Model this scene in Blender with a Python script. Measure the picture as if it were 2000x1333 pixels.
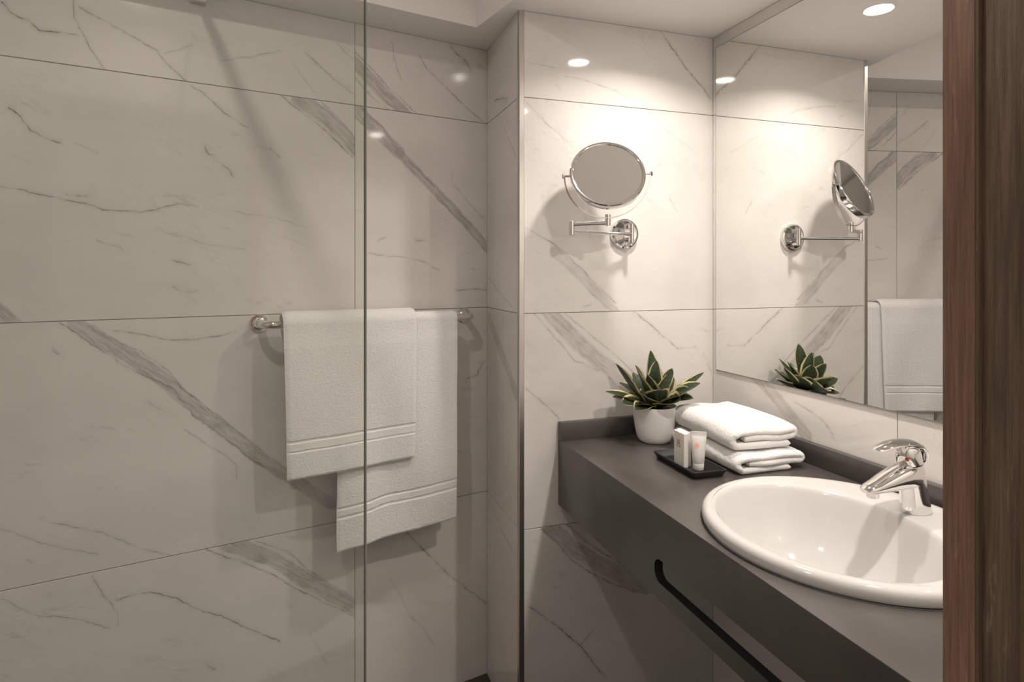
import bpy, bmesh, math, random
from mathutils import Vector, Matrix, noise

scene = bpy.context.scene
for o in list(bpy.data.objects):
    bpy.data.objects.remove(o, do_unlink=True)
COL = scene.collection
random.seed(7)

# ------------------------------------------------------------------ camera, world, exposure
CAM_Z, PSI, FPX = 1.31, 0.3246, 1188.74
cam_data = bpy.data.cameras.new('camera')
cam_data.sensor_fit = 'HORIZONTAL'
cam_data.sensor_width = 36.0
cam_data.lens = FPX / 2000.0 * 36.0
cam_data.shift_y = -(666.5 - 532.94) / 2000.0
cam_data.clip_start = 0.02
cam = bpy.data.objects.new('camera', cam_data)
cam.location = (0, 0, CAM_Z)
cam.rotation_euler = (math.pi / 2, 0, -PSI)
COL.objects.link(cam)
scene.camera = cam

world = bpy.data.worlds.new('hall_light')
scene.world = world
world.use_nodes = True
world.node_tree.nodes['Background'].inputs[0].default_value = (1.0, 0.90, 0.81, 1)
world.node_tree.nodes['Background'].inputs[1].default_value = 0.28

vs = scene.view_settings
vs.view_transform = 'Standard'
vs.look = 'None'
vs.gamma = 1.0
vs.use_curve_mapping = False
vs.exposure = 0.66
LAMP_COL = (1.0, 0.905, 0.822)
POWER = dict(A=2.8, B=3.9, C=3.0)

# ------------------------------------------------------------------ place constants (metres)
XR = 1.1907            # tiled wall behind the mirror
XM = 1.1857            # mirror surface
YB = 1.587             # end wall of the vanity
YF = 0.266             # inner face of the door wall
XJ = 0.372             # door jamb
ZC = 2.036             # ceiling
COFFER = 0.36
P1 = (0.5583, YB)      # outer corner with the steel trim
P2 = (0.5563, 1.9102)  # inner corner of the shower
BE = 0.2086
LD = Vector((-math.cos(BE), -math.sin(BE), 0))
LN = Vector((math.sin(BE), -math.cos(BE), 0))
ZJ = [0.0, 0.5967, 1.1967, 1.7967, ZC]
ZT = 0.839             # worktop

def LW(s, d, z):
    """point s metres along the shower wall, d metres in front of it"""
    p = Vector((P2[0], P2[1], 0)) + LD * s + LN * d
    return Vector((p.x, p.y, z))

# ------------------------------------------------------------------ helpers: nodes
class NT:
    def __init__(self, name):
        self.m = bpy.data.materials.new(name)
        self.m.use_nodes = True
        self.t = self.m.node_tree
        self.b = self.t.nodes['Principled BSDF']
        self.out = self.t.nodes['Material Output']
    def n(self, typ, **kw):
        nd = self.t.nodes.new(typ)
        for k, v in kw.items():
            setattr(nd, k, v)
        return nd
    def link(self, a, b):
        self.t.links.new(a, b)
    def put(self, sock, v):
        if hasattr(v, 'is_output'):
            self.link(v, sock)
        else:
            sock.default_value = v
    def math(self, op, a, b=0.0, c=None, clamp=False):
        nd = self.n('ShaderNodeMath', operation=op, use_clamp=clamp)
        self.put(nd.inputs[0], a); self.put(nd.inputs[1], b)
        if c is not None:
            self.put(nd.inputs[2], c)
        return nd.outputs[0]
    def vec(self, op, a, b=None, s=None):
        nd = self.n('ShaderNodeVectorMath', operation=op)
        self.put(nd.inputs[0], a)
        if b is not None:
            self.put(nd.inputs[1], b)
        if s is not None:
            self.put(nd.inputs['Scale'], s)
        return nd.outputs['Value'] if op in ('DOT_PRODUCT', 'LENGTH') else nd.outputs['Vector']
    def noise(self, v, scale, detail=3.0, rough=0.5, col=False):
        nd = self.n('ShaderNodeTexNoise')
        self.put(nd.inputs['Vector'], v)
        nd.inputs['Scale'].default_value = scale
        nd.inputs['Detail'].default_value = detail
        nd.inputs['Roughness'].default_value = rough
        return nd.outputs['Color'] if col else nd.outputs['Fac']
    def ramp(self, f, a, b, lo=0.0, hi=1.0, smooth=True):
        nd = self.n('ShaderNodeMapRange')
        if smooth:
            nd.interpolation_type = 'SMOOTHSTEP'
        self.put(nd.inputs['Value'], f)
        for i, v in enumerate((a, b, lo, hi)):
            self.put(nd.inputs[i + 1], v)
        return nd.outputs['Result']
    def mix(self, f, a, b):
        nd = self.n('ShaderNodeMix', data_type='RGBA')
        self.put(nd.inputs[0], f)
        self.put(nd.inputs[6], a); self.put(nd.inputs[7], b)
        return nd.outputs[2]
    def bump(self, h, strength, dist):
        nd = self.n('ShaderNodeBump')
        nd.inputs['Strength'].default_value = strength
        nd.inputs['Distance'].default_value = dist
        self.put(nd.inputs['Height'], h)
        self.link(nd.outputs['Normal'], self.b.inputs['Normal'])
    def objco(self):
        return self.n('ShaderNodeTexCoord').outputs['Object']
    def scaled(self, v, s):
        return self.vec('MULTIPLY', v, s)

def c4(*c):
    return (c[0], c[1], c[2], 1.0)

def plain(name, col, rough=0.5, metal=0.0, **kw):
    k = NT(name)
    k.b.inputs['Base Color'].default_value = c4(*col)
    k.b.inputs['Roughness'].default_value = rough
    k.b.inputs['Metallic'].default_value = metal
    for a, v in kw.items():
        k.b.inputs[a.replace('_', ' ')].default_value = v
    return k

# ------------------------------------------------------------------ materials
def marble(name, veins, seed):
    """polished marble-look tile: cream ground, grey bands, thin hand-placed veins"""
    k = NT(name)
    co = k.objco()
    sh = k.vec('ADD', co, (seed * 3.1, seed * 1.7, seed * 2.3))
    w1 = k.vec('SUBTRACT', k.noise(sh, 9.0, 3, .6, True), (.5, .5, .5))
    w2 = k.vec('SUBTRACT', k.noise(sh, 60.0, 3, .65, True), (.5, .5, .5))
    p = k.vec('ADD', co, k.vec('SCALE', w1, s=.022))
    p = k.vec('ADD', p, k.vec('SCALE', w2, s=.0085))
    p = k.vec('MULTIPLY', p, (1, 0, 1))
    blot = k.ramp(k.noise(sh, 30.0, 4, .65), .30, .68, .22, 1.35)
    ground = k.noise(k.vec('MULTIPLY', sh, (1.0, 1.0, 1.7)), 3.2, 5, .6)
    col = k.mix(k.ramp(ground, .3, .75), c4(.785, .755, .722), c4(.715, .685, .652))
    # faint clouded veining everywhere
    def along(v, ang, sa, sb):
        c, s_ = math.cos(ang), math.sin(ang)
        cb = k.n('ShaderNodeCombineXYZ')
        k.link(k.vec('DOT_PRODUCT', v, (c * sa, 0, s_ * sa)), cb.inputs[0])
        k.link(k.vec('DOT_PRODUCT', v, (-s_ * sb, 0, c * sb)), cb.inputs[2])
        cb.inputs[1].default_value = seed
        return cb.outputs[0]
    fv = k.noise(along(sh, math.radians(-36), 1.0, 3.6), 4.0, 5, .62)
    sm_ = k.noise(along(sh, math.radians(-12), 1.0, 2.6), 13.0, 4, .66)
    smudge = k.math('MULTIPLY', k.ramp(sm_, .60, .74), k.ramp(k.noise(sh, 4.0, 2), .42, .62, 0, .38))
    col = k.mix(smudge, col, c4(.42, .385, .355))
    ridge = k.math('ABSOLUTE', k.math('SUBTRACT', fv, .5))
    fine = k.math('MULTIPLY', k.ramp(ridge, 0, .018, 1, 0), k.ramp(k.noise(sh, 5.0, 2), .45, .7, 0, .22))
    col = k.mix(fine, col, c4(.50, .46, .42))
    def dist(a, b):
        d = (b[0] - a[0], 0, b[1] - a[1])
        l2 = d[0] ** 2 + d[2] ** 2 + 1e-9
        pa = k.vec('SUBTRACT', p, (a[0], 0, a[1]))
        h = k.math('ADD', k.vec('DOT_PRODUCT', pa, (d[0] / l2, 0, d[2] / l2)), 0.0, clamp=True)
        return k.vec('LENGTH', k.vec('SUBTRACT', pa, k.vec('SCALE', d, s=h)))
    bands = [v for v in veins if v[0] == 'b']
    thin = [v for v in veins if v[0] == 'v']
    for _, w, st, pts in bands:
        D = None
        for a, b in zip(pts[:-1], pts[1:]):
            x = dist(a, b)
            D = x if D is None else k.math('MINIMUM', D, x)
        dx, dz = pts[-1][0] - pts[0][0], pts[-1][1] - pts[0][1]
        st1 = k.ramp(k.noise(along(p, math.atan2(dz, dx), .13, 1.0), 130.0, 4, .7), .38, .66, .50, 1.15)
        f = k.math('MULTIPLY', k.ramp(D, w * .80, w * 1.08, 1, 0), st1)
        f = k.math('MULTIPLY', f, k.ramp(k.noise(sh, 14.0, 3), .3, .62, .62, 1.0))
        col = k.mix(k.math('MULTIPLY', f, st), col, c4(.385, .35, .32))
    T = None
    for _, w, st, pts in thin:
        D = None
        for a, b in zip(pts[:-1], pts[1:]):
            x = dist(a, b)
            D = x if D is None else k.math('MINIMUM', D, x)
        f = k.math('MULTIPLY', k.ramp(D, w * .05, w * .85, 1, 0), st * 1.05)
        g = k.math('MULTIPLY', k.ramp(D, 0, w * 3.6, 1, 0), st * .24)
        f = k.math('MAXIMUM', f, g)
        T = f if T is None else k.math('MAXIMUM', T, f)
    if T is not None:
        T = k.math('MULTIPLY', T, blot, clamp=True)
        col = k.mix(T, col, c4(.155, .13, .11))
    k.link(col, k.b.inputs['Base Color'])
    k.b.inputs['Roughness'].default_value = 0.07
    k.b.inputs['IOR'].default_value = 1.5
    return k.m

M = {}
M['grout'] = plain('grout', (.20, .17, .145), .9).m
M['paint'] = plain('ceiling_paint', (.88, .855, .825), .85).m
k = plain('chrome', (.80, .79, .78), .06, 1.0); M['chrome'] = k.m
k = plain('brushed_steel', (.66, .63, .60), .28, 1.0); M['steel'] = k.m
M['mirror'] = plain('mirror_silver', (.90, .90, .89), .004, 1.0).m
M['mirror_edge'] = plain('mirror_edge', (.30, .31, .29), .15).m
M['ceramic'] = plain('white_ceramic', (.575, .564, .548), .07, 0.0, IOR=1.52).m
M['pot'] = plain('pot_glaze', (.82, .80, .79), .28).m
M['soil'] = plain('soil', (.05, .04, .03), .95).m
M['card'] = plain('cream_card', (.84, .81, .74), .6).m
M['black'] = plain('black_plastic', (.012, .011, .011), .32).m
M['gap'] = plain('dark_core', (.010, .009, .009), .6).m
M['red'] = plain('red_print', (.40, .06, .035), .6).m
M['peach'] = plain('peach_print', (.86, .45, .33), .5).m
M['redmark'] = plain('red_enamel', (.55, .05, .03), .3).m
k = plain('tube_plastic', (.86, .83, .80), .3); k.b.inputs['Transmission Weight'].default_value = .15
k.b.inputs['Subsurface Weight'].default_value = .15; M['tube'] = k.m
M['cap'] = plain('tube_cap', (.82, .79, .76), .25).m
M['rubber'] = plain('clear_seal', (.55, .55, .52), .35).m

# dark stone-look laminate
k = NT('dark_laminate')
co = k.objco()
n1 = k.noise(k.vec('MULTIPLY', co, (1.6, .8, 1)), 6.0, 3, .5)
n2 = k.noise(co, 140.0, 3, .6)
col = k.mix(k.ramp(n1, .32, .70), c4(.058, .051, .0475), c4(.084, .075, .070))
col = k.mix(k.ramp(n2, .3, .8, 0, .06), col, c4(.13, .118, .11))
k.b.inputs['IOR'].default_value = 1.72
k.link(col, k.b.inputs['Base Color'])
k.b.inputs['Roughness'].default_value = .30
M['laminate'] = k.m

# dark stained, worn wood with vertical grain
def wood(name, ca, cb, cw):
    k = NT(name)
    co = k.objco()
    s = k.vec('MULTIPLY', co, (1.0, 1.0, .035))
    g1 = k.noise(s, 420.0, 5, .65)
    g2 = k.noise(k.vec('MULTIPLY', co, (1, 1, .10)), 90.0, 4, .6)
    g3 = k.noise(k.vec('MULTIPLY', co, (1, 1, .16)), 160.0, 5, .7)
    col = k.mix(k.ramp(g1, .3, .7), c4(*ca), c4(*cb))
    col = k.mix(k.ramp(g2, .42, .72, 0, .55), col, c4(ca[0] * .7, ca[1] * .72, ca[2] * .7))
    col = k.mix(k.ramp(g3, .60, .74, 0, .42), col, c4(*cw))
    k.link(col, k.b.inputs['Base Color'])
    k.b.inputs['Roughness'].default_value = .55
    k.bump(k.math('ADD', g1, k.math('MULTIPLY', g3, .6)), .35, .0012)
    return k.m
M['wood_red'] = wood('reddish_wood', (.21, .115, .080), (.36, .205, .14), (.52, .38, .29))
M['wood'] = wood('dark_wood', (.13, .085, .055), (.26, .175, .115), (.52, .42, .34))
M['wood_edge'] = wood('worn_wood_edge', (.14, .088, .05), (.20, .13, .075), (.34, .27, .21))

# terry cloth
k = NT('white_terry')
co = k.objco()
n1 = k.noise(k.vec('MULTIPLY', co, (1.0, 1.0, 1.25)), 360.0, 3, .7)
n2 = k.noise(co, 150.0, 3, .6)
h = k.math('ADD', n1, k.math('MULTIPLY', n2, .8))
k.link(k.mix(k.ramp(n1, .25, .6), c4(.84, .825, .80), c4(.93, .92, .905)), k.b.inputs['Base Color'])
k.b.inputs['Roughness'].default_value = .95
k.b.inputs['Sheen Weight'].default_value = .35
k.b.inputs['Sheen Roughness'].default_value = .5
k.bump(h, .65, .004)
M['terry'] = k.m
k = NT('woven_border')
co = k.objco()
k.b.inputs['Base Color'].default_value = c4(.84, .825, .80)
k.b.inputs['Roughness'].default_value = .85
k.bump(k.noise(co, 500.0, 2, .6), .3, .001)
M['border'] = k.m

# variegated leaf: dark green centre, cream margins (UV x runs across the leaf)
k = NT('variegated_leaf')
uv = k.n('ShaderNodeTexCoord').outputs['UV']
sep = k.n('ShaderNodeSeparateXYZ'); k.link(uv, sep.inputs[0])
co = k.objco()
e = k.math('ABSOLUTE', k.math('SUBTRACT', sep.outputs['X'], .5))
e = k.math('ADD', e, k.math('MULTIPLY', k.math('SUBTRACT', k.noise(co, 60.0, 3), .5), .10))
cross = k.noise(k.vec('MULTIPLY', uv, (3.0, 26.0, 1.0)), 1.6, 3, .6)
green = k.mix(k.ramp(cross, .35, .68), c4(.018, .030, .012), c4(.056, .080, .044))
lime = k.mix(k.ramp(e, .37, .40), green, c4(.26, .29, .10))
col = k.mix(k.ramp(e, .395, .425), lime, c4(.66, .60, .36))
col = k.mix(k.ramp(e, .478, .494), col, c4(.20, .14, .06))
tip = k.ramp(sep.outputs['Y'], .955, .99)
col = k.mix(tip, col, c4(.08, .045, .03))
k.link(col, k.b.inputs['Base Color'])
k.b.inputs['Roughness'].default_value = .34
M['leaf'] = k.m

# clear screen glass, as a slab: reflects by angle, lets light through slightly green
k = NT('screen_glass')
geo = k.n('ShaderNodeNewGeometry')
fr = k.n('ShaderNodeFresnel')
k.link(k.ramp(geo.outputs['Backfacing'], 0, 1, 1.5, 1 / 1.5, False), fr.inputs['IOR'])
tr = k.n('ShaderNodeBsdfTransparent'); tr.inputs[0].default_value = c4(.958, .967, .950)
gl = k.n('ShaderNodeBsdfGlossy'); gl.inputs['Roughness'].default_value = 0.0
mx = k.n('ShaderNodeMixShader')
k.link(fr.outputs[0], mx.inputs[0]); k.link(tr.outputs[0], mx.inputs[1]); k.link(gl.outputs[0], mx.inputs[2])
k.link(mx.outputs[0], k.out.inputs['Surface'])
M['glass'] = k.m
M['glass_edge'] = plain('glass_edge', (.38, .38, .33), .2).m

# floor stone
k = NT('floor_stone')
co = k.objco()
n1 = k.noise(co, 7.0, 5, .6)
k.link(k.mix(n1, c4(.055, .045, .038), c4(.10, .085, .072)), k.b.inputs['Base Color'])
k.b.inputs['Roughness'].default_value = .45
M['floor'] = k.m

k = NT('lamp_lens')
k.b.inputs['Base Color'].default_value = c4(1, 1, 1)
k.b.inputs['Emission Color'].default_value = c4(*LAMP_COL)
k.b.inputs['Emission Strength'].default_value = 25.0
M['lens'] = k.m

# ------------------------------------------------------------------ helpers: objects
def tag(o, label=None, cat=None, group=None, kind=None):
    if label: o['label'] = label
    if cat: o['category'] = cat
    if group: o['group'] = group
    if kind: o['kind'] = kind
    return o

def empty(name, loc, rz=0.0):
    o = bpy.data.objects.new(name, None)
    o.empty_display_size = .02
    o.location = loc
    o.rotation_euler = (0, 0, rz)
    COL.objects.link(o)
    return o

def obj(name, bm, mat, parent=None, smooth=True, mats=None, sharp=38):
    me = bpy.data.meshes.new(name)
    bmesh.ops.recalc_face_normals(bm, faces=bm.faces)
    bm.to_mesh(me); bm.free()
    for m_ in (mats or [mat]):
        me.materials.append(m_)
    if smooth:
        me.shade_smooth()
        try:
            me.set_sharp_from_angle(angle=math.radians(sharp))
        except Exception:
            pass
    o = bpy.data.objects.new(name, me)
    COL.objects.link(o)
    if parent is not None:
        o.parent = parent
    return o

def bm_box(bm, x0, x1, y0, y1, z0, z1, bev=0.0, seg=2, f=None):
    r = bmesh.ops.create_cube(bm, size=1.0)
    vs_ = r['verts']
    for v in vs_:
        v.co = Vector(((x0 + x1) / 2 + v.co.x * (x1 - x0), (y0 + y1) / 2 + v.co.y * (y1 - y0), (z0 + z1) / 2 + v.co.z * (z1 - z0)))
    if bev > 0:
        es = list({e for v in vs_ for e in v.link_edges})
        bmesh.ops.bevel(bm, geom=es, offset=bev, segments=seg, profile=.5, affect='EDGES')
    if f:
        for v in bm.verts:
            v.co = f(v.co)
    return bm

def box(name, x0, x1, y0, y1, z0, z1, mat, parent=None, bev=0.0, f=None):
    bm = bmesh.new()
    bm_box(bm, x0, x1, y0, y1, z0, z1, bev, 2, f)
    return obj(name, bm, mat, parent)

def bm_loft(bm, rings, close=True, cap0=True, cap1=True):
    R = [[bm.verts.new(p) for p in r] for r in rings]
    n = len(R[0])
    for a, b in zip(R[:-1], R[1:]):
        for i in range(n if close else n - 1):
            j = (i + 1) % n
            bm.faces.new((a[i], a[j], b[j], b[i]))
    if cap0: bm.faces.new(R[0])
    if cap1: bm.faces.new(list(reversed(R[-1])))
    return bm

def frames(path):
    T = []
    n = len(path)
    for i in range(n):
        a = path[max(i - 1, 0)]; b = path[min(i + 1, n - 1)]
        T.append((b - a).normalized())
    up = Vector((0, 0, 1)) if abs(T[0].z) < .9 else Vector((1, 0, 0))
    N = [(up - T[0] * up.dot(T[0])).normalized()]
    for i in range(1, n):
        v = N[-1] - T[i] * N[-1].dot(T[i])
        N.append(v.normalized())
    return T, N

def bm_tube(bm, path, r, n=16, cap=True):
    path = [Vector(p) for p in path]
    T, N = frames(path)
    rings = []
    for i, p in enumerate(path):
        rr = r[i] if isinstance(r, (list, tuple)) else r
        bn = T[i].cross(N[i])
        rings.append([p + (N[i] * math.cos(a) + bn * math.sin(a)) * rr for a in (2 * math.pi * q / n for q in range(n))])
    return bm_loft(bm, rings, True, cap, cap)

def bm_lathe(bm, prof, n=48, axis=None, cap0=True, cap1=True):
    """prof: (radius, height); axis: matrix taking local z to the axis"""
    rings = []
    for r, z in prof:
        ring = []
        for q in range(n):
            a = 2 * math.pi * q / n
            v = Vector((r * math.cos(a), r * math.sin(a), z))
            ring.append(axis @ v if axis else v)
        rings.append(ring)
    return bm_loft(bm, rings, True, cap0, cap1)

def bm_plate(bm, outer, holes, h, mp):
    """flat plate with holes; outer/holes lists of 2D points, mp(a, b, t) -> point, t in 0..h"""
    loops = [outer] + holes
    edges = []; base = []
    for lp in loops:
        vv = [bm.verts.new((p[0], p[1], 0)) for p in lp]
        base.append(vv)
        edges += [bm.edges.new((vv[i], vv[(i + 1) % len(vv)])) for i in range(len(vv))]
    bmesh.ops.triangle_fill(bm, use_beauty=True, use_dissolve=False, edges=edges)
    faces = list(bm.faces)
    vmap = {}
    for v in list(bm.verts):
        vmap[v] = bm.verts.new((v.co.x, v.co.y, h))
    for f in faces:
        bm.faces.new([vmap[v] for v in reversed(f.verts)])
    for vv in base:
        for i in range(len(vv)):
            a, b = vv[i], vv[(i + 1) % len(vv)]
            bm.faces.new((a, b, vmap[b], vmap[a]))
    for v in bm.verts:
        v.co = mp(v.co.x, v.co.y, v.co.z)
    return bm

def axis_to(d, loc):
    d = Vector(d).normalized()
    q = Vector((0, 0, 1)).rotation_difference(d)
    return Matrix.Translation(Vector(loc)) @ q.to_matrix().to_4x4()

def arc(c, r, a0, a1, n, f):
    return [f(c[0] + r * math.cos(a0 + (a1 - a0) * i / n), c[1] + r * math.sin(a0 + (a1 - a0) * i / n)) for i in range(n + 1)]

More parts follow.
